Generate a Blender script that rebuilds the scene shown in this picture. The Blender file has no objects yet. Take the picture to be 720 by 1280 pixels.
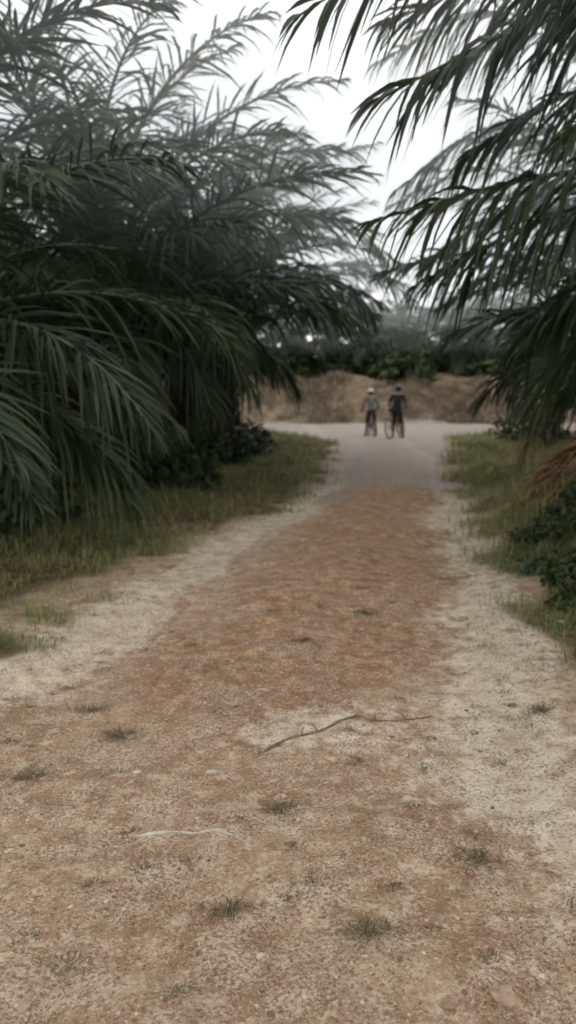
import bpy, math, random
import numpy as np
from mathutils import Vector, Matrix
rng=np.random.default_rng(11); random.seed(5)
scene=bpy.context.scene
def sstep(a,b,x):
    t=np.clip((x-a)/(b-a),0,1); return t*t*(3-2*t)
_lat={}
def vnoise(x,y,scale,seed=0):
    if seed not in _lat: _lat[seed]=np.random.default_rng(100+seed).random((256,256))
    L=_lat[seed]; x=np.asarray(x,float)*scale+37.3; y=np.asarray(y,float)*scale+11.7
    xi=np.floor(x).astype(int); yi=np.floor(y).astype(int); fx=x-xi; fy=y-yi
    fx=fx*fx*(3-2*fx); fy=fy*fy*(3-2*fy)
    a=L[xi%256,yi%256]; b=L[(xi+1)%256,yi%256]; c=L[xi%256,(yi+1)%256]; d=L[(xi+1)%256,(yi+1)%256]
    return (a*(1-fx)+b*fx)*(1-fy)+(c*(1-fx)+d*fx)*fy
def fbm(x,y,scale,seed=0,o=4):
    v=0;a=.5;t=0
    for i in range(o):
        v=v+a*vnoise(x,y,scale*2**i,seed+i); t+=a; a*=.5
    return v/t
# ---------------------------------------------------------------- materials
def new_mat(name):
    m=bpy.data.materials.new(name); m.use_nodes=True
    nt=m.node_tree; b=nt.nodes['Principled BSDF']; return m,nt,b
def N(nt,t,**k):
    n=nt.nodes.new(t)
    for a,v in k.items(): setattr(n,a,v)
    return n
def noise(nt,scale,detail=4,rough=.6,vec=None):
    n=N(nt,'ShaderNodeTexNoise'); n.inputs['Scale'].default_value=scale
    n.inputs['Detail'].default_value=detail; n.inputs['Roughness'].default_value=rough
    if vec: nt.links.new(vec,n.inputs['Vector'])
    return n.outputs['Fac']
def mixc(nt,f,a,b,blend='MIX'):
    n=N(nt,'ShaderNodeMix',data_type='RGBA',blend_type=blend)
    for s,v in ((n.inputs[0],f),(n.inputs[6],a),(n.inputs[7],b)):
        if isinstance(v,(tuple,list)): s.default_value=tuple(v)+(1,)
        elif isinstance(v,(int,float)): s.default_value=v
        else: nt.links.new(v,s)
    return n.outputs[2]
def ramp(nt,f,a,b):
    n=N(nt,'ShaderNodeMapRange'); n.interpolation_type='SMOOTHSTEP'
    n.inputs[1].default_value=a; n.inputs[2].default_value=b
    nt.links.new(f,n.inputs[0]); return n.outputs[0]
def mth(nt,op,a,b):
    n=N(nt,'ShaderNodeMath',operation=op)
    for i,v in enumerate((a,b)):
        if isinstance(v,(int,float)): n.inputs[i].default_value=v
        else: nt.links.new(v,n.inputs[i])
    return n.outputs[0]
def leaf_mat(name,c0,c1,rough=.45,trans=.25,spec=.5):
    m,nt,b=new_mat(name)
    at=N(nt,'ShaderNodeAttribute',attribute_name='Col')
    sp=N(nt,'ShaderNodeSeparateColor'); nt.links.new(at.outputs['Color'],sp.inputs[0])
    c=mixc(nt,sp.outputs[0],c0,c1)
    nt.links.new(c,b.inputs['Base Color']); b.inputs['Roughness'].default_value=rough
    b.inputs['Specular IOR Level'].default_value=spec
    if trans:
        tr=N(nt,'ShaderNodeBsdfTranslucent'); nt.links.new(c,tr.inputs[0])
        mx=N(nt,'ShaderNodeMixShader'); mx.inputs[0].default_value=trans
        nt.links.new(b.outputs[0],mx.inputs[1]); nt.links.new(tr.outputs[0],mx.inputs[2])
        nt.links.new(mx.outputs[0],nt.nodes['Material Output'].inputs[0])
    return m
M_leaf=leaf_mat('palm_leaf',(.018,.030,.012),(.054,.078,.028),.52,.22,.30)
M_dry=leaf_mat('dry_frond',(.06,.042,.025),(.15,.095,.055),.8,0,.2)
M_rdry=leaf_mat('dry_frond_red',(.10,.06,.032),(.30,.165,.085),.8,0,.2)
M_grass=leaf_mat('grass_blade',(.075,.11,.034),(.34,.32,.13),.6,.2,.3)
M_straw=leaf_mat('straw',(.13,.10,.065),(.30,.235,.16),.8,0,.2)
M_weed=leaf_mat('weed',(.06,.055,.028),(.19,.14,.075),.7,0,.2)
M_under=leaf_mat('undergrowth_leaf',(.020,.036,.012),(.08,.10,.03),.5,.15,.35)
def simple(name,c,rough=.7,nscale=8,var=.4,bump=0,metal=0,spec=.4):
    m,nt,b=new_mat(name); tc=N(nt,'ShaderNodeTexCoord')
    n=noise(nt,nscale,5,.6,tc.outputs['Object'])
    col=mixc(nt,ramp(nt,n,.3,.7),tuple(x*(1-var) for x in c),tuple(min(1,x*(1+var)) for x in c))
    nt.links.new(col,b.inputs['Base Color']); b.inputs['Roughness'].default_value=rough
    b.inputs['Metallic'].default_value=metal; b.inputs['Specular IOR Level'].default_value=spec
    if bump:
        bp=N(nt,'ShaderNodeBump'); bp.inputs['Strength'].default_value=bump; bp.inputs['Distance'].default_value=.02
        nt.links.new(n,bp.inputs['Height']); nt.links.new(bp.outputs[0],b.inputs['Normal'])
    return m
M_rachis=simple('rachis',(.07,.08,.035),.5,4,.3)
M_trunk=simple('palm_trunk',(.055,.042,.03),.95,9,.5,.8)
M_stone=leaf_mat('stone',(.12,.075,.045),(.48,.38,.28),.9,0,.2)
M_slab=simple('pale_stone',(.42,.37,.31),.9,25,.25,.3)
M_rock=simple('brown_stone',(.27,.19,.12),.9,25,.3,.4)
M_twig=simple('twig',(.15,.095,.06),.9,20,.4,.3)
# ---------------------------------------------------------------- mesh builder
class MB:
    def __init__(s): s.V=[];s.F=[];s.M=[];s.C=[];s.n=0
    def add(s,V,Q,mat=0,col=None):
        V=np.asarray(V,float).reshape(-1,3); Q=np.asarray(Q,int)
        s.V.append(V); s.F.append(Q+s.n); s.M.append(np.full(len(Q),mat) if np.isscalar(mat) else mat)
        if col is None: col=np.full(len(V),.5)
        s.C.append(np.broadcast_to(col,(len(V),)).astype(float)); s.n+=len(V)
    def obj(s,name,mats,smooth=False,loc=(0,0,0)):
        me=bpy.data.meshes.new(name)
        V=np.concatenate(s.V); C=np.concatenate(s.C); M=np.concatenate(s.M)
        sizes=np.concatenate([np.full(len(f),f.shape[1]) for f in s.F]); L=np.concatenate([f.ravel() for f in s.F])
        me.vertices.add(len(V)); me.vertices.foreach_set('co',V.ravel())
        me.loops.add(len(L)); me.loops.foreach_set('vertex_index',L.astype(np.int32))
        me.polygons.add(len(sizes)); st=np.concatenate([[0],np.cumsum(sizes)[:-1]])
        me.polygons.foreach_set('loop_start',st.astype(np.int32))
        me.polygons.foreach_set('material_index',M.astype(np.int32))
        me.polygons.foreach_set('use_smooth',np.full(len(sizes),smooth))
        a=me.color_attributes.new('Col','FLOAT_COLOR','POINT')
        a.data.foreach_set('color',np.stack([C,C,C,np.ones_like(C)],1).astype(np.float32).ravel())
        for m in mats: me.materials.append(m)
        me.update(calc_edges=True); me.validate()
        o=bpy.data.objects.new(name,me); scene.collection.objects.link(o); o.location=loc; return o
def nrm(v): return v/np.maximum(np.linalg.norm(v,axis=-1,keepdims=True),1e-9)
def tube(mb,P,R,k=6,mat=0,col=.5):
    P=np.asarray(P,float); n=len(P); R=np.broadcast_to(R,(n,))
    T=nrm(np.gradient(P,axis=0)); up=np.array([0,0,1.]) if abs(T[0,2])<.9 else np.array([0,1.,0])
    B=nrm(np.cross(T,up)); Nn=np.cross(B,T)
    a=np.linspace(0,2*np.pi,k,endpoint=False)
    V=P[:,None]+R[:,None,None]*(B[:,None]*np.cos(a)[None,:,None]+Nn[:,None]*np.sin(a)[None,:,None])
    i,j=np.meshgrid(np.arange(n-1),np.arange(k),indexing='ij'); j2=(j+1)%k
    Q=np.stack([i*k+j,i*k+j2,(i+1)*k+j2,(i+1)*k+j],-1).reshape(-1,4)
    mb.add(V.reshape(-1,3),Q,mat,col)
    mb.add(V[0],np.arange(k)[None,::-1],mat,col); mb.add(V[-1],np.arange(k)[None],mat,col)
# ---------------------------------------------------------------- fronds / palms
def catmull(pts,n):
    pts=np.array(pts,float); p=np.vstack([2*pts[0]-pts[1],pts,2*pts[-1]-pts[-2]])
    out=[]
    m=len(pts)-1
    for t in np.linspace(0,m-1e-6,n):
        i=int(t); f=t-i; a,b,c,d=p[i:i+4]
        out.append(.5*((2*b)+(-a+c)*f+(2*a-5*b+4*c-d)*f*f+(-a+3*b-3*c+d)*f**3))
    return np.array(out)
def frond(mb,rg,base=None,az=0,e0=1,L=5,droop=1.2,curl=0,nl=70,ll=.9,lw=.045,rows=4,pts=None,dead=False,hang=.5,bare=.14):
    n=22
    if pts is not None: P=catmull(pts,n)
    else:
        s=np.linspace(0,1,n); e=e0-droop*s**1.35; a=az+curl*s**2
        T=np.stack([np.cos(a)*np.cos(e),np.sin(a)*np.cos(e),np.sin(e)],1)
        P=np.asarray(base)+np.vstack([[0,0,0],np.cumsum((T[:-1]+T[1:])/2,0)*L/(n-1)])
    s=np.linspace(0,1,n)
    tube(mb,P,.045*(1-s)**.8*(L/5)+.005,4,3 if dead else 1,.5)
    T=nrm(np.gradient(P,axis=0)); 
    B0=np.cross(T,[0,0,1.]); 
    for k in range(n):
        if np.linalg.norm(B0[k])<.15: B0[k]=B0[k-1] if k else np.array([-math.sin(az),math.cos(az),0])*-1
    B0=nrm(B0); N0=np.cross(B0,T)
    si=np.linspace(bare,.995,nl); si=np.repeat(si,2); side=np.tile([1.,-1.],nl)
    si=np.clip(si+rg.normal(0,.003,len(si)),bare,1)
    keep=rg.random(len(si))>(.35 if dead else .05); si=si[keep]; side=side[keep]
    f=lambda A:np.stack([np.interp(si,s,A[:,k]) for k in range(3)],1)
    p=f(P); t=nrm(f(T)); b=f(B0); nn=f(N0); m=len(si)
    u=(si-bare)/(1-bare)
    prof=np.clip(np.sin(np.pi*(.16+.80*u))**.75,0.12,1)
    ln=ll*prof*rg.uniform(.78,1.12,m)
    sw=np.radians(28+38*u)+rg.normal(0,.10,m)
    na=rg.choice([-.15,.25,.6],m)*(1-.6*u)+rg.normal(0,.12,m)
    d=nrm(side[:,None]*b*np.cos(sw)[:,None]+t*np.sin(sw)[:,None]+nn*na[:,None])
    g=(rg.uniform(.4,1.4,m)*hang*(1.4 if dead else 1))
    W=t*1.0+nn*rg.normal(0,.5,m)[:,None]; W=nrm(W-d*np.sum(W*d,1)[:,None])
    r=np.linspace(0,1,rows)
    wp=np.interp(r,[0,.12,.5,.8,1],[.45,.9,1,.7,.07])
    ctr=p[:,None]+d[:,None]*(ln[:,None]*(r-.18*r*r*g[:,None]))[...,None]
    ctr[...,2]-=ln[:,None]*g[:,None]*r**2
    tw=rg.normal(0,.5,m)
    Wr=W[:,None]+np.stack([np.zeros(m),np.zeros(m),tw],1)[:,None]*r[None,:,None]*.5
    half=(lw*.5*(.7+.3*prof))[:,None]*wp
    A=ctr+Wr*half[...,None]; Bv=ctr-Wr*half[...,None]
    V=np.stack([A,Bv],2).reshape(-1,3)
    base_i=(np.arange(m)*rows*2)[:,None]+np.arange(rows-1)[None]*2
    Q=np.stack([base_i,base_i+1,base_i+3,base_i+2],-1).reshape(-1,4)
    tone=rg.uniform(.05,.65)
    c=np.repeat(np.clip(tone+rg.normal(0,.18,m),0,1),rows*2)
    mb.add(V,Q,3 if dead else 0,c)
def trunk(mb,rg,h,r=.28,n0=0):
    n=14; z=np.linspace(-.2,h,n); R=r*(1.15-.15*z/max(h,.1))*rg.uniform(.95,1.05,n)
    tube(mb,np.stack([np.zeros(n),np.zeros(n),z],1),R,14,2)
    k=int(h*38)+14
    for i in range(k):
        a=i*2.39996; zz=-.1+(h+.25)*i/k; o=np.array([math.cos(a),math.sin(a),0])
        L=rg.uniform(.14,.32)
        P=[o*r*.85+[0,0,zz],o*(r+L*.45)+[0,0,zz+L*.55],o*(r+L*.6)+[0,0,zz+L*1.1]]
        tube(mb,P,np.array([.085,.06,.045])*rg.uniform(.8,1.1),5,2)
def palm(name,seed,loc,h=1.6,L=5,nf=34,nl=64,ll=.95,lw=.05,rows=4,extra=(),rot=0,skip=None,dead=2,emin=-.15,link=None):
    if link:
        o=bpy.data.objects.new(name,link); scene.collection.objects.link(o)
    else:
        rg=np.random.default_rng(seed); mb=MB(); trunk(mb,rg,h)
        for i in range(nf):
            q=i/(nf-1); az=i*2.39996+rg.normal(0,.12)
            if skip and skip(az,q): continue
            e0=1.5*(1-q)**.8+emin+rg.normal(0,.07)
            Lf=L*(.72+.28*math.sin(math.pi*min(1,.2+q)))*rg.uniform(.9,1.08)
            a=np.array([math.cos(az),math.sin(az),0])
            frond(mb,rg,a*.22*q+[0,0,h+.25-.45*q],az,e0,Lf,rg.uniform(.8,1.25)+.3*(1-q),rg.normal(0,.25),nl,ll,lw,rows,hang=rg.uniform(.3,.75))
        for i in range(dead):
            az=rg.uniform(1.8,4.5); frond(mb,rg,[.25*math.cos(az),.25*math.sin(az),h-.3],az,-.2,L*.6,1.1,0,nl//2,ll*.8,lw*.7,rows,dead=True,hang=.8)
        for e in extra:
            pts=np.array(e['pts'])-np.array(loc); frond(mb,rg,pts=pts,nl=e.get('nl',70),ll=e.get('ll',.9),lw=e.get('lw',lw),rows=5,hang=e.get('hang',.6),L=3.2,dead=e.get('dead',False),bare=e.get('bare',.2))
        o=mb.obj(name,[M_leaf,M_rachis,M_trunk,M_dry])
    o.location=loc; o.rotation_euler=(0,0,rot); return o
# ---------------------------------------------------------------- ground
EY=[-50,0,3,5,7.5,10.7,14.6,20,23,28,30.5,31]
EL=[-3,-2.8,-2.6,-1.95,-1.5,-.4,.45,1.0,1.3,1.2,-.4,-6]
ER=[2.6,2.3,2.0,1.85,2.15,2.6,3.3,4.3,5.0,6.0,9,30]
def edgeL(y): return np.interp(y,EY,EL)
def edgeR(y): return np.interp(y,EY,ER)
def outside(x,y):
    o=np.maximum(edgeL(y)-x,x-edgeR(y)); o=o+(fbm(x,y,1.3,3,3)-.5)*1.4
    o=np.where(y>31,-3.,o); o=np.where(y>41.3,y-41.3,o); return o
def height(x,y):
    dR=x-edgeR(y); dL=edgeL(y)-x
    bank=.85*sstep(-.1,1.5,dR)*sstep(4.2,7.5,y)*(1-sstep(11,14.5,y))
    h=bank+.25*sstep(0,3,dL)*(1-sstep(26,30,y))
    h=h+(fbm(x,y,.5,20,3)-.5)*.16*(1-sstep(25,30,y)*.6)
    c=edgeL(y)*.5+edgeR(y)*.5; d=x-c
    h=h+.05*np.exp(-(d/.5)**2)*sstep(3,5,y)-.05*np.exp(-((np.abs(d)-1.1)/.35)**2)
    near=1-sstep(9,15,y)
    h=h+(fbm(x,y,4,30,4)-.5)*.045*near+(fbm(x,y,16,40,3)-.5)*.02*near
    h=h+2.35*sstep(41.2,45.5,y+(fbm(x,y,.25,50,3)-.5)*4)+(sstep(41.5,44,y))*(fbm(x,y,.6,55,4)-.5)*1.1
    return h
def spaced(lo,hi,dense_lo,dense_hi,d,g):
    a=list(np.arange(dense_lo,dense_hi,d)); s=d; v=a[-1]
    while v<hi: s*=g; v+=s; a.append(v)
    s=d; v=a[0]; b=[]
    while v>lo: s*=g; v-=s; b.append(v)
    return np.array(b[::-1]+a)
xs=spaced(-400,400,-2.6,3.6,.03,1.09)
ys=np.concatenate([[-60,-30,-10,-3,0,.8],np.arange(1.3,5,.022),np.arange(5,9,.035),np.arange(9,16,.08),np.arange(16,52,.25),52+np.cumsum(.3*1.12**np.arange(45))])
X,Y=np.meshgrid(xs,ys); x=X.ravel(); y=Y.ravel(); z=height(x,y)
nx=len(xs); i,j=np.meshgrid(np.arange(len(ys)-1),np.arange(nx-1),indexing='ij')
Q=np.stack([i*nx+j,i*nx+j+1,(i+1)*nx+j+1,(i+1)*nx+j],-1).reshape(-1,4)
mb=MB(); mb.add(np.stack([x,y,z],1),Q)
o_=outside(x,y)
SX=[-.45,-.25,-.1,.25,.8,1.6,2.7,3.4]; SY=[2,3.4,4.2,6,8.4,12.4,20,27]
wob=(fbm(x,y,1.3,60,5)-.5)*2.2
d=x-np.interp(y,SY,SX); hw=np.interp(y,[2,3.6,4.2,6,12,25],[.3,.5,.8,.85,.9,1.1])
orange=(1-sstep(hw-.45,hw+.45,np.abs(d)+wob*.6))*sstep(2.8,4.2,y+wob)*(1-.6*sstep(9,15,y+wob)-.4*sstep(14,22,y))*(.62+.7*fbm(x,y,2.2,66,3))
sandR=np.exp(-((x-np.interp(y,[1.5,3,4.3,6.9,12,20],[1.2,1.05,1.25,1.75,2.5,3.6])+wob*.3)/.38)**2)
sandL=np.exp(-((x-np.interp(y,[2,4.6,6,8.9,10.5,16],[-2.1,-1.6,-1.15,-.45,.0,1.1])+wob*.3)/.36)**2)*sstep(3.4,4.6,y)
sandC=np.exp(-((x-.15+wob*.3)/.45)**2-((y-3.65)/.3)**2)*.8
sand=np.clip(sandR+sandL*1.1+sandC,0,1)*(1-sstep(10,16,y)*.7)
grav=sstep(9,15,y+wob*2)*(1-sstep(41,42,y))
veg=sstep(-.3,.35,o_)*(1-sstep(40.5,41.5,y))
bankm=sstep(40.8,41.8,y+wob*.6)
redb=sstep(.1,.8,x-edgeR(y))*sstep(5,7,y)*(1-sstep(12,14,y))*fbm(x,y,1.5,70,3)*1.4
redb=redb+sstep(40.5,42,y)*sstep(.54,.66,fbm(x,y,.35,75,3))*.4
ground=mb.obj('ground',[],True)
def addattr(me,name,ch):
    a=me.color_attributes.new(name,'FLOAT_COLOR','POINT')
    a.data.foreach_set('color',np.stack(ch,1).astype(np.float32).ravel())
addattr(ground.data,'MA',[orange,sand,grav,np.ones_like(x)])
addattr(ground.data,'MB',[veg,bankm,np.clip(redb,0,1),np.ones_like(x)])
m,nt,b=new_mat('ground_soil')
def sepattr(n):
    a=N(nt,'ShaderNodeAttribute',attribute_name=n); s=N(nt,'ShaderNodeSeparateColor'); nt.links.new(a.outputs['Color'],s.inputs[0]); return s.outputs
A=sepattr('MA'); Bm=sepattr('MB'); tc=N(nt,'ShaderNodeTexCoord').outputs['Object']
n1=noise(nt,1.4,6,.7,tc); n2=noise(nt,9,7,.75,tc); n3=noise(nt,60,6,.75,tc); n4=noise(nt,170,4,.7,tc); n6=noise(nt,3.3,5,.7,tc)
c=mixc(nt,ramp(nt,n1,.38,.62),(.28,.17,.095),(.40,.275,.17))
c=mixc(nt,mth(nt,'MULTIPLY',ramp(nt,n6,.5,.6),.7),c,(.46,.335,.215))
c=mixc(nt,mth(nt,'MULTIPLY',ramp(nt,n2,.50,.60),.6),c,(.54,.415,.28))
c=mixc(nt,mth(nt,'MULTIPLY',ramp(nt,n2,.47,.38),.6),c,(.22,.125,.065))
def mask(a,gain=.9,nz=n2,lo=.15,hi=.85):
    return ramp(nt,mth(nt,'ADD',a,mth(nt,'MULTIPLY',mth(nt,'SUBTRACT',nz,.5),gain)),lo,hi)
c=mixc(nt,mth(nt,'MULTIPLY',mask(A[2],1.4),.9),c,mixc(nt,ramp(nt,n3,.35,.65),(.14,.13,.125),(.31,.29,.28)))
c=mixc(nt,mth(nt,'MULTIPLY',mask(A[0],1.6),.85),c,mixc(nt,ramp(nt,n2,.38,.65),(.19,.09,.038),(.36,.20,.10)))
c=mixc(nt,mth(nt,'MULTIPLY',mask(A[1],2.2),.8),c,mixc(nt,ramp(nt,n2,.3,.6),(.42,.32,.22),(.70,.60,.47)))
c=mixc(nt,mth(nt,'MULTIPLY',ramp(nt,mth(nt,'ADD',n3,mth(nt,'MULTIPLY',n2,.35)),.70,.76),.55),c,(.60,.485,.36))
c=mixc(nt,mth(nt,'MULTIPLY',ramp(nt,mth(nt,'ADD',n4,mth(nt,'MULTIPLY',n6,.5)),.80,.85),.55),c,(.66,.55,.43))
n5=noise(nt,75,5,.8,tc)
c=mixc(nt,mth(nt,'MULTIPLY',ramp(nt,mth(nt,'ADD',n5,mth(nt,'MULTIPLY',n6,.3)),.66,.73),.72),c,(.11,.062,.035))
c=mixc(nt,mask(Bm[0],1.3),c,mixc(nt,ramp(nt,n2,.4,.65),(.06,.047,.025),(.19,.135,.07)))
c=mixc(nt,mask(Bm[1],.5),c,mixc(nt,ramp(nt,n1,.4,.6),(.095,.07,.047),(.23,.17,.115)))
c=mixc(nt,mask(Bm[2]),c,(.19,.115,.065))
nt.links.new(c,b.inputs['Base Color']); b.inputs['Roughness'].default_value=.95; b.inputs['Specular IOR Level'].default_value=.15
bp=N(nt,'ShaderNodeBump'); bp.inputs['Strength'].default_value=1.0; bp.inputs['Distance'].default_value=.016
nt.links.new(mth(nt,'ADD',n2,mth(nt,'MULTIPLY',n3,.8)),bp.inputs['Height']); nt.links.new(bp.outputs[0],b.inputs['Normal'])
ground.data.materials.append(m)
# ---------------------------------------------------------------- blades
def blades(mb,bx,by,hh,w,lean,col,rg,mat=0,zoff=0,az=None):
    n=len(bx); bz=height(bx,by)+zoff-.01
    a=rg.uniform(0,6.28,n) if az is None else az
    d=np.stack([np.cos(a),np.sin(a),np.zeros(n)],1); q=np.stack([-np.sin(a),np.cos(a),np.zeros(n)],1)
    p=np.stack([bx,by,bz],1); up=np.array([0,0,1.])
    pm=p+d*(lean*hh*.3)[:,None]+up*(hh*.6*np.sqrt(np.clip(1-lean*.3,0.05,1)))[:,None]
    pt=p+d*(lean*hh)[:,None]+up*(hh*np.clip(1-lean*.55,.04,1))[:,None]
    wq=q*w[:,None]/2
    V=np.stack([p-wq,p+wq,pm+wq*.8,pm-wq*.8,pt+wq*.08,pt-wq*.08],1).reshape(-1,3)
    k=(np.arange(n)*6)[:,None]
    Q=np.concatenate([k+[[0,1,2,3]],k+[[3,2,4,5]]])
    mb.add(V,Q,mat,np.repeat(col,6))
def scatter(n,x0,x1,y0,y1,rg,cond,dens=None):
    bx=rg.uniform(x0,x1,n); by=rg.uniform(y0,y1,n); k=cond(bx,by)&(rg.random(n)<2.4*fbm(bx,by,1.1,88,3)-.4); return bx[k],by[k]
mb=MB(); rg=np.random.default_rng(3)
def clumps(nc,per,x0,x1,y0,y1,cond,hr,wr,cr,spread=.08,leanr=(.2,.9)):
    cx,cy=scatter(nc,x0,x1,y0,y1,rg,cond)
    if len(cx)==0: return
    H=rg.uniform(*hr,len(cx))*(.3+1.3*fbm(cx,cy,.9,80,2)); C=np.clip(rg.uniform(*cr,len(cx))+(fbm(cx,cy,.6,85,3)-.5)*1.2,0,1)
    bx=np.repeat(cx,per)+rg.normal(0,spread,len(cx)*per); by=np.repeat(cy,per)+rg.normal(0,spread,len(cx)*per)
    n=len(bx); blades(mb,bx,by,np.repeat(H,per)*rg.uniform(.35,1.15,n),rg.uniform(*wr,n),rg.uniform(*leanr,n),np.clip(np.repeat(C,per)+rg.normal(0,.15,n),0,1),rg)
inv=lambda lo:(lambda a,b:(outside(a,b)>lo)&(a<edgeL(b)+.8))
inr=lambda lo:(lambda a,b:(outside(a,b)>lo)&(a>edgeR(b)-.8))
clumps(2000,14,-4.5,0,4.0,9,inv(-.1),(.05,.26),(.004,.009),(.05,.7),.09,(.3,1.3))
clumps(3000,12,-6,2,8.5,19,inv(-.15),(.05,.28),(.008,.014),(.05,.7),.12,(.3,1.3))
clumps(2800,12,-6,2.2,18,30.5,inv(0),(.10,.32),(.012,.022),(.25,.8),.15)
clumps(1700,14,1.4,5,4,9,inr(-.05),(.05,.22),(.004,.009),(.05,.75),.09,(.3,1.2))
clumps(2800,12,2,7,8.5,16,inr(-.1),(.08,.26),(.007,.013),(.2,.85),.12)
clumps(5500,12,3,12,14,30.5,inr(-.1),(.15,.42),(.012,.022),(.35,1),.15)
edge=lambda a,b:(outside(a,b)>-.75)&(outside(a,b)<.1)
clumps(1500,9,-3,4,3.5,14,edge,(.02,.12),(.003,.006),(.1,.8),.05,(.6,1.6))
for cx,cy,H in ((-1.73,5.6,.26),(-1.62,5.45,.2),(-1.85,5.5,.22),(-1.45,6.1,.16),(-1.55,4.9,.12)):
    n=80; blades(mb,cx+rg.normal(0,.09,n),cy+rg.normal(0,.07,n),H*rg.uniform(.4,1.1,n),rg.uniform(.003,.006,n),rg.uniform(.2,1.2,n),rg.uniform(.1,.9,n),rg)
mb.obj('grass',[M_grass])
mb=MB(); clumps(7200,10,-14,24,41.3,47,lambda a,b:fbm(a,b,.35,75,3)<.56,(.15,.55),(.02,.04),(0,1),.25)
mb.obj('dry_grass',[M_straw])
mb=MB()
W0=[(-1.12,3.24,.06),(-.8,3.61,.07),(-1.02,3.96,.07),(.24,2.19,.06),(.35,2.4,.025),(-.18,2.3,.045),(-.03,2.91,.045),(.67,2.58,.055),(-.34,2.54,.04),(.08,2.42,.035),(-.5,2.5,.04),(.3,3.6,.04),(.9,2.3,.035),(-.62,2.05,.04),(.5,2.9,.035),(.1,4.9,.05),(.55,5.6,.06),(1.3,3.9,.05)]
W0+=[(rg.uniform(-1.9,1.9),rg.uniform(1.9,8),rg.uniform(.012,.04)) for _ in range(170)]
for cx,cy,R in W0:
    n=int(130 if R>.04 else 30)
    a=rg.uniform(0,6.28,n); rr=np.abs(rg.normal(0,.6,n))*R
    blades(mb,cx+rr*np.cos(a)*1.7,cy+rr*np.sin(a)*1.1,R*rg.uniform(.2,1.0,n),rg.uniform(.002,.0045,n),rg.uniform(1.1,1.8,n),rg.uniform(0,.8,n),rg,az=a+rg.normal(0,1.2,n),zoff=.008)
mb.obj('weeds',[M_weed])
mb=MB(); n=6500
bx=rg.uniform(-2.6,3,n); by=1.5+rg.random(n)**1.5*11
k=(rg.random(n)<.25+.9*(fbm(bx,by,1.1,90,3)-.3)); bx=bx[k];by=by[k];n=len(bx)
blades(mb,bx,by,rg.uniform(.01,.055,n),rg.uniform(.0012,.0036,n),rg.uniform(1.6,1.85,n),rg.uniform(0,1,n)**2,rg,zoff=.013)
mb.obj('leaf_litter',[M_twig])
import bmesh
bm=bmesh.new(); bmesh.ops.create_icosphere(bm,subdivisions=1,radius=1)
IV=np.array([v.co[:] for v in bm.verts]); IF=np.array([[v.index for v in f.verts] for f in bm.faces]); bm.free()
def stones(name,bx,by,r,flat,mat,sub=0):
    mb=MB(); n=len(bx); bz=height(bx,by)
    a=rg.uniform(0,6.28,n)
    V=IV[None]*(1+rg.normal(0,.15,(n,len(IV),1))); V=V*np.stack([r*rg.uniform(.8,1.6,n),r,r*flat],1)[:,None]
    ca,sa=np.cos(a)[:,None],np.sin(a)[:,None]
    V=np.stack([V[...,0]*ca-V[...,1]*sa,V[...,0]*sa+V[...,1]*ca,V[...,2]],-1)+np.stack([bx,by,bz],1)[:,None]
    F=(IF[None]+(np.arange(n)*len(IV))[:,None,None]).reshape(-1,3)
    mb.add(V.reshape(-1,3),F,0,np.repeat(rg.random(n),len(IV))); return mb.obj(name,[mat],False)
n=17000; bx=rg.uniform(-2.4,2.8,n); by=1.5+rg.random(n)**1.6*8
k=rg.random(n)<.15+1.1*(fbm(bx,by,1.2,95,3)-.25); bx=bx[k];by=by[k]
stones('gravel',bx,by,.002+.0085*rg.random(len(bx))**3.5,.6,M_stone)
n=2500; stones('gravel',rg.uniform(.5,8,n),rg.uniform(12,40,n),rg.uniform(.01,.03,n),.6,M_slab)
bx=np.array([.59,-.46,.42,-.7,.95,-.25,.1,1.5]);by=np.array([1.95,2.3,1.9,1.9,2.0,2.02,2.15,5.2])
stones('flat_stone',bx,by,np.array([.04,.022,.016,.022,.018,.015,.012,.05]),.15,M_rock)
stones('pale_stone',np.array([-.65,-.33,1.6,1.9,-.9]),np.array([3.23,3.24,4.7,5.4,6.4]),np.array([.022,.02,.04,.03,.04]),.14,M_slab)
mb=MB()
P=catmull([(-.57,2.74,0),(-.45,2.75,0),(-.34,2.73,0),(-.27,2.745,0),(-.2,2.72,0)],18); P[:,2]=height(P[:,0],P[:,1])+.001
tube(mb,P,np.array([.002,.005,.008,.006,.008,.004,.002,.006,.005,.002,.005,.007,.003,.005,.006,.003,.004,.002]),6); mb.obj('bleached_stick',[M_slab])
mb=MB(); P=catmull([(-.11,3.40,.0),(.02,3.55,.0),(.12,3.58,.0),(.32,3.76,.0),(.42,3.72,0),(.58,3.75,.0),(.72,3.83,.0)],26); P[:,2]=height(P[:,0],P[:,1])+.002
tube(mb,P,np.linspace(.009,.003,26)*rng.uniform(.6,1.4,26),6)
for q in (3,6,9,12,17,21):
    p0=P[q]; dd=np.array([rg.uniform(-.1,.15),rg.uniform(-.12,.12),.0]); p1=p0+dd; p1[2]=height(p1[0],p1[1])+.008; tube(mb,[p0,(p0+p1)/2+[0,0,.01],p1],[.004,.003,.0015],5)
mb.obj('fallen_branch',[M_twig])
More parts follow.
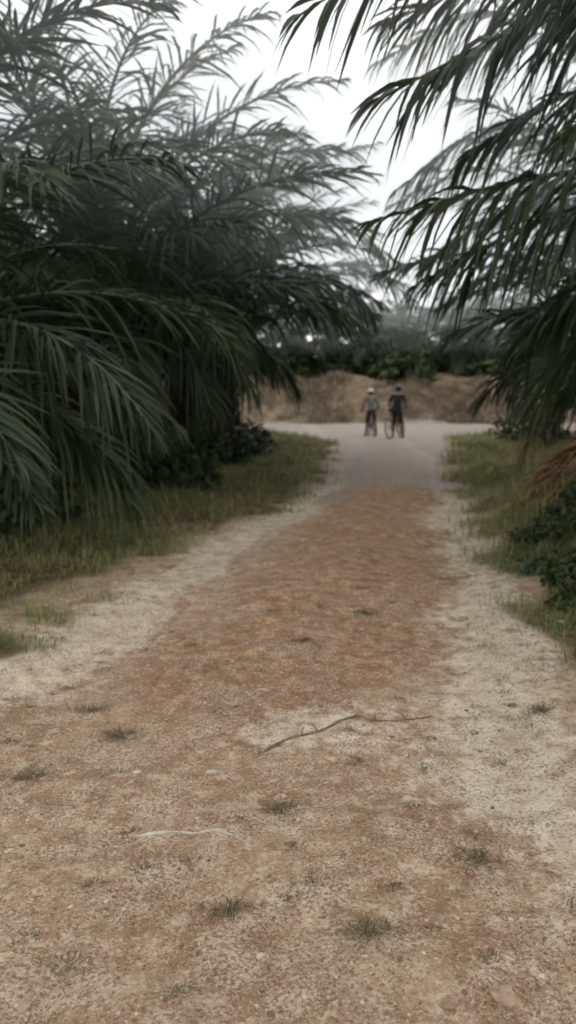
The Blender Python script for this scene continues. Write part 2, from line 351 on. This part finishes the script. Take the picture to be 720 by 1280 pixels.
# ---------------------------------------------------------------- undergrowth / shrubs
def leafmass(name,ells,n,size,mat,seed):
    rg=np.random.default_rng(seed); mb=MB()
    for (cx,cy,cz,rx,ry,rz) in ells:
        th=rg.uniform(0,6.28,n); ph=np.arccos(rg.uniform(-.3,1,n)); r=rg.uniform(.45,1,n)**.6*(.75+.5*vnoise(th*1.5,ph*2,1,7))
        c=np.stack([cx+rx*r*np.sin(ph)*np.cos(th),cy+ry*r*np.sin(ph)*np.sin(th),cz+rz*r*np.cos(ph)],1)
        c[:,2]=np.maximum(c[:,2],height(c[:,0],c[:,1])+.02)
        d=nrm(rg.normal(0,1,(n,3))+[0,0,-.1]); s=nrm(np.cross(d,rg.normal(0,1,(n,3)))); L=size*rg.uniform(.5,1.3,n)[:,None]; w=L*.22
        p0=c; p1=c+d*L*.5; p2=c+d*L+[0,0,-.15]*L
        V=np.stack([p0-s*w*.2,p0+s*w*.2,p1+s*w,p1-s*w,p2+s*w*.1,p2-s*w*.1],1).reshape(-1,3); k=(np.arange(n)*6)[:,None]
        mb.add(V,np.concatenate([k+[[0,1,2,3]],k+[[3,2,4,5]]]),0,np.repeat(rg.uniform(0,1,n)**1.5,6))
    return mb.obj(name,[mat])
E=[]
for k in range(34):
    yy=rg.uniform(7.5,24); xx=edgeL(yy)-rg.uniform(2.0,4.5); E.append((xx,yy,.2,rg.uniform(.5,1),rg.uniform(.5,1),rg.uniform(.3,.8)))
for k in range(26): E.append((rg.uniform(-12,-3.5),rg.uniform(8,30),.4,1.5,1.3,rg.uniform(.8,1.8)))
leafmass('undergrowth',E,900,.17,M_under,21)
E=[]
for k in range(38):
    yy=rg.uniform(5.6,8.2); xx=edgeR(yy)+rg.uniform(.2,1.8); E.append((xx,yy,height(xx,yy),rg.uniform(.15,.4),rg.uniform(.2,.4),rg.uniform(.05,.17)))
leafmass('undergrowth',E,420,.075,M_under,22)
E=[]
for k in range(14): E.append((rg.uniform(7.5,14),rg.uniform(14,30),.3,1.2,1.2,rg.uniform(.7,1.6)))
leafmass('undergrowth',E,900,.2,M_under,23)
E=[]
for k in range(90): E.append((rg.uniform(-28,40),rg.uniform(46.5,53),2.4,2.2,1.8,rg.uniform(.8,2.6)))
for k in range(22): E.append((-22+k*2.4+rg.uniform(-1,1),rg.uniform(56,60),2.4,1.8,1.6,rg.uniform(1.6,3.2)))
leafmass('tree_line',E,700,.5,M_under,24)
mb=MB()
for k in range(16):
    y0=rg.uniform(7.6,10.4); x0=edgeR(y0)+rg.uniform(.45,.95); q=rg.uniform(-.6,.6)
    pts=[(x0+1.4,y0+.4+q,height(x0+1.4,y0+.4)+.14),(x0+.7,y0+.1,height(x0+.7,y0+.1)+.18),(x0,y0-q,height(x0,y0)+.05)]
    frond(mb,rg,pts=pts,L=2,nl=40,ll=.38,lw=.034,dead=True,hang=.3)
mb.obj('dead_fronds',[M_rdry]*4)
# ---------------------------------------------------------------- palms
palm('oil_palm',1,(-4.3,8.5,.1),h=2.0,L=4.7,nf=36,nl=72,ll=.95,lw=.036,rows=5,extra=[
  dict(pts=[(-4.3,8.5,1.9),(-3.2,8,2.35),(-2.2,7.6,2.0),(-1.25,7.4,1.25)],ll=.8,hang=.9),
  dict(pts=[(-4.3,8.5,1.7),(-3.2,7.4,1.6),(-2.4,6.7,1.05),(-1.95,6.35,.62)],ll=.5,hang=.5),
  dict(pts=[(-4.3,8.5,1.7),(-3.3,8.2,1.7),(-2.4,7.9,1.4),(-1.5,7.8,.8)],ll=.7,hang=.8),
  dict(pts=[(-4.3,8.5,1.8),(-3.2,8.8,2.2),(-2.2,9.0,2.0),(-1.2,9.1,1.2)],ll=.8,hang=.8),
  dict(pts=[(-4.3,8.5,2.2),(-4,8,4.4),(-3,7.3,5.1),(-2.1,6.7,4.25)],ll=.8,hang=.7)])
palm('oil_palm',2,(-3.0,12.6,.1),h=2.7,L=5.3,nf=46,nl=70,ll=1.0,lw=.042,emin=-.05,extra=[
  dict(pts=[(-3,12.6,2.7),(-1.9,12.1,3.1),(-1.1,11.7,2.6),(-.5,11.4,1.6)],ll=.9,hang=.8),
  dict(pts=[(-3,12.6,2.6),(-2.2,12.0,2.8),(-1.5,11.4,2.3),(-1.0,11.0,1.3)],ll=.9,hang=.8),
  dict(pts=[(-3,12.6,2.7),(-1.8,12.8,3.2),(-.9,12.9,2.8),(-.2,13,1.9)],ll=.9,hang=.8)])
sk=lambda az,q:(q>.78 and math.cos(az)>.2)
palm('oil_palm',9,(-2.1,17.0,.1),h=2.6,L=5.2,nf=46,nl=62,ll=1.0,lw=.05,emin=.06,skip=sk,dead=1,extra=[
  dict(pts=[(-2.1,17,2.9),(-.5,17,4.5),(1.0,16.8,4.9),(2.3,16.6,4.1)],ll=1.0,hang=.7,nl=60),
  dict(pts=[(-2.1,17,2.8),(-.6,17.2,3.9),(.8,17.4,4.0),(1.9,17.5,3.2)],ll=1.0,hang=.7,nl=60)])
palm('oil_palm',3,(-1.7,21.5,.1),h=2.8,L=5.5,nf=46,nl=60,ll=1.0,lw=.055,emin=.04,skip=sk,dead=1,extra=[
  dict(pts=[(-1.7,21.5,3.1),(.2,21.5,4.6),(1.9,21.3,4.8),(3.3,21,3.9)],ll=1.0,hang=.7,nl=60),
  dict(pts=[(-1.7,21.5,2.9),(-.2,21.7,3.6),(1.2,21.9,3.6),(2.4,22,2.9)],ll=1.0,hang=.7,nl=60)])
D=(4.6,6.6,.4)
palm('oil_palm',4,D,h=2.1,L=4.4,nf=26,nl=64,ll=.9,lw=.042,rows=5,skip=lambda az,q:(math.cos(az)<-.25),extra=[
  dict(pts=[(4.5,6.5,2.8),(3.4,6.2,4.4),(1.8,5.5,4.85),(.05,5.0,3.75)],ll=1.0,hang=.7,nl=74),
  dict(pts=[(4.5,6.5,2.8),(3.4,5.9,4.0),(2.0,5.6,4.1),(.5,5.2,3.35)],ll=.95,hang=.8,nl=70),
  dict(pts=[(4.5,6.5,2.7),(3.2,6.2,4.0),(1.9,6.4,4.65),(.75,6.6,4.4)],ll=1.0,hang=.8,nl=70),
  dict(pts=[(4.5,6.5,2.8),(3.4,5.8,4.3),(2.2,5.4,4.7),(1.0,5.0,4.3)],ll=.95,hang=.8,nl=70),
  dict(pts=[(4.5,6.5,2.6),(3.0,6.2,3.2),(1.8,5.9,3.1),(.55,5.7,2.75)],ll=.8,hang=.95,nl=66),
  dict(pts=[(4.5,6.7,2.6),(3.2,7.2,3.3),(2.2,7.6,3.1),(1.2,7.9,2.6)],ll=.8,hang=.95,nl=64),
  dict(pts=[(4.5,6.7,2.7),(3.4,6.9,3.9),(2.5,7.1,4.1),(1.5,7.3,3.6)],ll=.9,hang=.9,nl=64),
  dict(pts=[(4.5,6.7,2.7),(3.6,7.2,4.4),(2.7,7.6,5.0),(1.6,8.0,4.7)],ll=.9,hang=.9,nl=64),
  dict(pts=[(4.5,6.7,2.4),(3.6,7.2,2.6),(2.9,7.6,2.2),(2.35,7.9,1.5)],ll=.8,hang=.8,nl=60),
  dict(pts=[(4.5,6.7,2.4),(3.8,7.6,2.9),(3.1,8.4,2.7),(2.4,9,2.0)],ll=.8,hang=.8,nl=60),
  dict(pts=[(4.5,6.7,2.3),(4.0,7.6,2.4),(3.5,8.4,2.1),(3.0,9,1.5)],ll=.8,hang=.8,nl=60),
  dict(pts=[(4.5,6.7,2.4),(3.7,7.0,2.9),(3.0,7.2,2.8),(2.3,7.3,2.2)],ll=.8,hang=.8,nl=60),
  dict(pts=[(4.5,6.4,2.7),(3.4,5.4,3.9),(2.3,4.8,4.1),(1.2,4.4,3.6)],ll=.9,hang=.7,nl=66),
  dict(pts=[(4.5,6.4,2.7),(3.4,5.6,3.5),(2.4,5.0,3.45),(1.5,4.7,3.0)],ll=.8,hang=.8,nl=62)])
p2=palm('oil_palm',5,(6.0,12.8,.3),h=2.3,L=5.0,nf=38,nl=62,ll=1.0,lw=.045,extra=[
  dict(pts=[(6.0,12.8,2.8),(4.4,12.4,4.9),(2.9,12,5.3),(1.5,11.8,4.4)],ll=1.0,hang=.8,nl=66),
  dict(pts=[(6.0,12.8,2.8),(4.4,12.6,4.2),(3.1,12.4,4.2),(2.0,12.2,3.4)],ll=1.0,hang=.8,nl=66),
  dict(pts=[(6.0,12.8,2.8),(4.6,12.6,6.0),(3.0,12.4,7.0),(1.2,12.2,6.2)],ll=1.0,hang=.8,nl=66),
  dict(pts=[(6.0,12.8,2.6),(5.0,12.6,3.0),(4.1,12.4,2.6),(3.4,12.2,1.7)],ll=1.0,hang=.8,nl=66),
  dict(pts=[(6.0,12.8,2.8),(4.9,13.6,4.5),(3.4,14.5,5.4),(1.9,15.4,5.0)],ll=1.0,hang=.8,nl=66)])
p3=palm('oil_palm',6,(-8.5,12,.1),h=2.4,L=5.2,nf=34,nl=60,ll=1.0,lw=.055)
k=0
lod=palm('oil_palm',7,(9.0,20,.1),h=2.4,L=5.2,nf=36,nl=46,ll=1.0,lw=.075,rows=4).data
lod2=palm('oil_palm',8,(-6.5,21,.1),h=2.5,L=5.2,nf=36,nl=46,ll=1.0,lw=.075,rows=4).data
for (px,py,s) in [(-10,19,1),(-14,13,1),(-6.0,29,.95),(-12,27,1),(-18,20,1),(-17,33,1),(-9,36,.9),(11,27,1),(14,16,1),(18,23,1),(12,10,1),
    (19,33,1),(-6,50,1),(0.5,49,.85),(5.5,48.5,.8),(10,49,.9),(16,50,.9),(24,52,1),(30,49,1),(-12,52,1),(-19,50,1),(-26,53,1),
    (-3,55,1),(3,54,1),(8,55,1),(13,56,1.1),(23,61,1.1),(-10,61,1.1),(-18,60,1.1),(-24,40,1),(31,60,1.1),(27,40,1)]:
    k+=1
    o=palm('oil_palm',0,(px,py,float(height(px,py))-.1),rot=rg.uniform(0,6.28),link=(lod if k%2 else lod2)); s*=rg.uniform(.92,1.05); o.scale=(s,s,s)
# ---------------------------------------------------------------- people
M_skin=simple('skin',(.20,.11,.075),.6,20,.1); M_black=simple('black_fabric',(.018,.018,.022),.8,20,.3)
M_grey=simple('grey_jersey',(.13,.145,.12),.8,20,.2); M_dark=simple('dark_shorts',(.025,.025,.03),.8,20,.2)
M_white=simple('helmet_white',(.5,.5,.48),.35,10,.05); M_bhel=simple('helmet_black',(.02,.02,.022),.35,10,.05)
M_shoe=simple('shoe',(.05,.045,.045),.7,10,.2); M_hair=simple('hair',(.012,.01,.008),.6,30,.2)
M_red=simple('red_paint',(.25,.03,.02),.4,5,.1); M_tyre=simple('tyre',(.02,.02,.02),.85,30,.2); M_steel=simple('steel',(.35,.35,.36),.35,10,.1,0,1)
def skin_mesh(V,Ed,R,root=(0,),sub=2):
    me=bpy.data.meshes.new('t'); me.from_pydata([tuple(v) for v in V],Ed,[]); o=bpy.data.objects.new('t',me); scene.collection.objects.link(o)
    md=o.modifiers.new('s','SKIN'); md.use_smooth_shade=True
    for i,r in enumerate(R):
        d=me.skin_vertices[0].data[i]; d.radius=(r,r) if np.isscalar(r) else r; d.use_root=i in root
    s=o.modifiers.new('b','SUBSURF'); s.levels=sub; s.render_levels=sub
    dg=bpy.context.evaluated_depsgraph_get(); out=bpy.data.meshes.new_from_object(o.evaluated_get(dg),depsgraph=dg)
    bpy.data.objects.remove(o); return out
def meshobj(name,me,mats,classify,parent):
    me.materials.clear()
    for m in mats: me.materials.append(m)
    for p in me.polygons: p.material_index=classify(p.center); p.use_smooth=True
    o=bpy.data.objects.new(name,me); scene.collection.objects.link(o); o.parent=parent; return o
def ellipsoid(mb,c,r,mat=0,zmin=-2,nu=16,nv=10):
    th=np.linspace(0,2*np.pi,nu,endpoint=False); ph=np.linspace(0.02,np.pi if zmin<-1 else math.acos(zmin),nv)
    P,Tt=np.meshgrid(ph,th,indexing='ij')
    V=np.stack([c[0]+r[0]*np.sin(P)*np.cos(Tt),c[1]+r[1]*np.sin(P)*np.sin(Tt),c[2]+r[2]*np.cos(P)],-1).reshape(-1,3)
    i,j=np.meshgrid(np.arange(nv-1),np.arange(nu),indexing='ij'); j2=(j+1)%nu
    mb.add(V,np.stack([i*nu+j,(i+1)*nu+j,(i+1)*nu+j2,i*nu+j2],-1).reshape(-1,4),mat)
def person(name,loc,rotz,shirt,helmet,lean,handL,handR,footL,footR):
    root=bpy.data.objects.new(name,None); scene.collection.objects.link(root)
    pel=np.array([0,-.02,.95]); up=np.array([0,math.sin(lean),math.cos(lean)])
    V=[pel,pel+up*.15,pel+up*.34,pel+up*.50,pel+up*.57+[0,.01,0]]; R=[.145,.135,.165,.095,.058]; Ed=[(0,1),(1,2),(2,3),(3,4)]
    hd=V[4]+np.array([0,.02,.10]); V+=[hd,hd+[0,.01,.09]]; R+=[.088,.08]; Ed+=[(4,5),(5,6)]
    for sgn,hand,foot in ((-1,handL,footL),(1,handR,footR)):
        b=len(V); sh=pel+up*.475+[sgn*.185,0,0]; hand=np.array(hand); foot=np.array(foot)
        mid=(sh+hand)/2; dl=np.linalg.norm(hand-sh); bend=math.sqrt(max(.0,.30**2-(dl/2)**2)); el=mid+nrm(np.array([sgn*.35,-.6,-.5]))*bend
        V+=[sh,sh*.55+el*.45,el,el*.6+hand*.4,hand]; R+=[.070,.060,.046,.044,.028]; Ed+=[(3,b),(b,b+1),(b+1,b+2),(b+2,b+3),(b+3,b+4)]
        b=len(V); hip=pel+[sgn*.09,0,-.06]; kn=(hip+foot)/2+[0,.04,.03]; 
        V+=[hip,hip*.5+kn*.5,kn,kn*.7+foot*.3-[0,.025,0],foot+[0,0,.09],foot+[sgn*.015,.14,.035]]; R+=[.115,.105,.068,.068,.042,.038]
        Ed+=[(0,b),(b,b+1),(b+1,b+2),(b+2,b+3),(b+3,b+4),(b+4,b+5)]
    me=skin_mesh(V,Ed,R)
    def cls(c):
        if c.z<.10: return 3
        if c.z<.50: return 0
        if abs(c.x)>.25 or c.y>.3: return 0 if c.z<1.22 else 1
        if c.z<.97: return 2
        if c.z<V[3][2]+.02: return 1
        return 4 if (c.z>hd[2]-.05 and c.y<hd[1]+.02) else 0
    meshobj('body',me,[M_skin,shirt,M_dark,M_shoe,M_hair],cls,root)
    for sgn,hand,elb in ((-1,handL,None),(1,handR,None)):
        h=np.array(hand); sh=pel+up*.475+[sgn*.185,0,0]; f=nrm(h-sh); s=nrm(np.cross(f,[0,0,1.])+1e-6); dn=np.cross(s,f); dn=dn if dn[2]<0 else -dn
        HV=[h,h+f*.05]; HR=[.022,.034]; HE=[(0,1)]
        m1=skin_mesh(HV,HE,HR,(0,),1); meshobj('palm',m1,[M_skin],lambda c:0,root)
        for q,(o,l) in enumerate(((-.03,.065),(-.01,.078),(.01,.082),(.03,.074))):
            a=h+f*.06+s*o; m1=skin_mesh([a,a+f*l*.45+dn*.01,a+f*l*.7+dn*.035,a+f*l*.6+dn*.06],[(0,1),(1,2),(2,3)],[.0095,.009,.008,.007],(0,),1)
            meshobj('finger_%d'%(q+1),m1,[M_skin],lambda c:0,root)
        a=h+f*.03-s*sgn*.025; m1=skin_mesh([a,a-s*sgn*.03+f*.03,a-s*sgn*.03+f*.055+dn*.02],[(0,1),(1,2)],[.011,.0095,.008],(0,),1); meshobj('thumb',m1,[M_skin],lambda c:0,root)
    mb=MB(); ellipsoid(mb,hd+[0,.005,.055],(.108,.138,.105),0,-.1)
    for q in (-.05,0,.05):
        P=[(hd[0]+q,hd[1]+.005+.13*math.sin(t),hd[2]+.06+.105*math.cos(t)*math.sqrt(1-(q/.11)**2)) for t in np.linspace(-1.3,1.3,9)]; tube(mb,P,.012,6,0)
    tube(mb,[hd+[-.085,.02,.05],hd+[-.06,.03,-.04],hd+[0,.04,-.075],hd+[.06,.03,-.04],hd+[.085,.02,.05]],.005,5,1)
    o=mb.obj('helmet',[helmet,M_black],True); o.parent=root
    mb=MB()
    for sgn in (-1,1): ellipsoid(mb,hd+[sgn*.083,.0,.0],(.014,.022,.033),0); ellipsoid(mb,hd+[sgn*.03,.083,.015],(.012,.008,.008),1)
    tube(mb,[hd+[0,.08,.02],hd+[0,.105,-.012],hd+[0,.085,-.02]],[.008,.016,.01],6,0); tube(mb,[hd+[-.025,.082,-.045],hd+[0,.09,-.047],hd+[.025,.082,-.045]],[.003,.007,.003],6,2)
    o=mb.obj('face',[M_skin,M_hair,M_red],True); o.parent=root
    root.location=loc; root.rotation_euler=(0,0,rotz); return root
def bicycle(name,loc,rotz,tilt=0):
    root=bpy.data.objects.new(name,None); scene.collection.objects.link(root)
    R=.34
    for nm,yc in (('rear_wheel',-.52),('front_wheel',.56)):
        mb=MB(); a=np.linspace(0,2*np.pi,33)
        P=np.stack([0*a,yc+R*np.cos(a)*.94,R+R*np.sin(a)*.94],1); tube(mb,P,.026,8,0)
        P=np.stack([0*a,yc+R*np.cos(a)*.86,R+R*np.sin(a)*.86],1); tube(mb,P,.011,6,1)
        for q in range(24):
            t=q*math.pi/12; tube(mb,[(.02*(-1)**q,yc,R),(0,yc+.29*math.cos(t),R+.29*math.sin(t))],.0016,4,1)
        tube(mb,[(-.05,yc,R),(.05,yc,R)],.02,8,1)
        o=mb.obj(nm,[M_tyre,M_steel],True); o.parent=root
    mb=MB(); S=(0,-.17,.80); H=(0,.40,.86); H2=(0,.43,.76); BB=(0,-.05,.30)
    for a,b_,r in ((S,H,.018),(BB,H2,.022),(BB,S,.017),((0,.39,.90),H2,.024)): tube(mb,[a,b_],r,8,0)
    for sx in (-.05,.05):
        tube(mb,[(sx*.4,-.17,.78),(sx,-.52,R)],.010,6,0); tube(mb,[(sx*.5,-.05,.3),(sx,-.52,R)],.011,6,0); tube(mb,[(sx,.44,.74),(sx,.56,R)],.016,6,0)
    tube(mb,[(-.05,.44,.74),(.05,.44,.74)],.018,6,0)
    tube(mb,[S,(0,-.2,.93)],.014,8,1)
    tube(mb,[(0,.38,.9),(0,.36,.97),(0,.42,.99)],.016,8,1); tube(mb,[(-.32,.36,1.0),(-.1,.42,.99),(.1,.42,.99),(.32,.36,1.0)],.013,8,1)
    for sx in (-1,1): tube(mb,[(sx*.2,.39,1.0),(sx*.33,.355,1.0)],.018,8,2); tube(mb,[(sx*.06,-.05,.3),(sx*.07,-.05+sx*.12,.3-sx*.11)],.01,6,1); tube(mb,[(sx*.07,-.05+sx*.12,.3-sx*.11),(sx*.16,-.05+sx*.12,.3-sx*.11)],.02,6,2)
    a=np.linspace(0,2*np.pi,17); tube(mb,np.stack([0*a+.05,-.05+.085*np.cos(a),.3+.085*np.sin(a)],1),.006,5,1)
    tube(mb,[(0,-.36,.955),(0,-.28,.955),(0,-.18,.95),(0,-.06,.945)],[.05,.07,.04,.018],8,2)
    ellipsoid(mb,(0,-.30,.84),(.03,.05,.05),0)
    o=mb.obj('frame',[M_red,M_steel,M_tyre],True); o.parent=root
    root.location=loc; root.rotation_euler=(0,tilt,rotz); return root
g1=float(height(3.1,30)); g2=float(height(3.65,27)); 
# both riders straddle their bikes, hands on the bars, seen from behind
bicycle('mountain_bicycle',(3.1,30,g1),.1)
person('cyclist',(3.1,30.0,g1),.1,M_grey,M_white,.22,(-.25,.30,1.02),(.25,.30,1.02),(-.2,-.02,0),(.21,.05,0))
bicycle('mountain_bicycle',(3.62,27.0,g2),-.5,-.10)
person('cyclist',(3.66,27.0,g2),-.42,M_black,M_bhel,.16,(-.26,.28,1.04),(.24,.28,1.02),(-.17,.10,0),(.22,-.06,0))
# ---------------------------------------------------------------- added haze volumes among the palm crowns, standing in for lens smear
for (sc,lo,dn) in (((90,24.3,7.6),(0,15,6.6),.007),((89,24,6.6),(0,15.05,6.95),.042)):
    bm=bmesh.new(); bmesh.ops.create_cube(bm,size=1); me=bpy.data.meshes.new('lens_haze'); bm.to_mesh(me); bm.free()
    hz=bpy.data.objects.new('lens_haze',me); scene.collection.objects.link(hz); hz.scale=sc; hz.location=lo
    m=bpy.data.materials.new('lens_haze'); m.use_nodes=True; nt=m.node_tree; nt.nodes.remove(nt.nodes['Principled BSDF'])
    vs=N(nt,'ShaderNodeVolumeScatter'); vs.inputs['Density'].default_value=dn; vs.inputs['Anisotropy'].default_value=.5; vs.inputs['Color'].default_value=(1,1,1,1)
    nt.links.new(vs.outputs[0],nt.nodes['Material Output'].inputs['Volume']); me.materials.append(m)
# ---------------------------------------------------------------- light
w=bpy.data.worlds.new('World'); scene.world=w; w.use_nodes=True; nt=w.node_tree
bg=nt.nodes['Background']; sky=N(nt,'ShaderNodeTexSky'); sky.sky_type='NISHITA'; sky.sun_disc=False
sky.sun_elevation=math.radians(50); sky.sun_rotation=math.radians(20)
tc=N(nt,'ShaderNodeTexCoord'); cn=noise(nt,1.6,5,.55,tc.outputs['Generated'])
cloud=mixc(nt,ramp(nt,cn,.3,.7),(14.2,14.7,15.3),(18.5,18.5,18.5))
nt.links.new(mixc(nt,.92,sky.outputs[0],cloud),bg.inputs['Color']); bg.inputs['Strength'].default_value=.1
sd=bpy.data.lights.new('sun','SUN'); sd.energy=.5; sd.angle=math.radians(25); sd.color=(1,.95,.88)
so=bpy.data.objects.new('sun',sd); scene.collection.objects.link(so)
so.rotation_euler=Vector((math.sin(math.radians(20))*math.cos(math.radians(50)),math.cos(math.radians(20))*math.cos(math.radians(50)),math.sin(math.radians(50)))).to_track_quat('Z','Y').to_euler()
scene.view_settings.view_transform='Standard'; scene.view_settings.look='None'; scene.view_settings.exposure=0
# ---------------------------------------------------------------- camera
cd=bpy.data.cameras.new('camera'); cam=bpy.data.objects.new('camera',cd); scene.collection.objects.link(cam); scene.camera=cam
cd.sensor_fit='VERTICAL'; cd.sensor_height=36; cd.lens=28.1; cd.clip_end=1500; cd.clip_start=.05
cam.location=(0,0,1.6); cam.rotation_euler=(math.radians(90-8.53),0,0)
cd.dof.use_dof=True; cd.dof.focus_distance=2.7; cd.dof.aperture_fstop=2.1
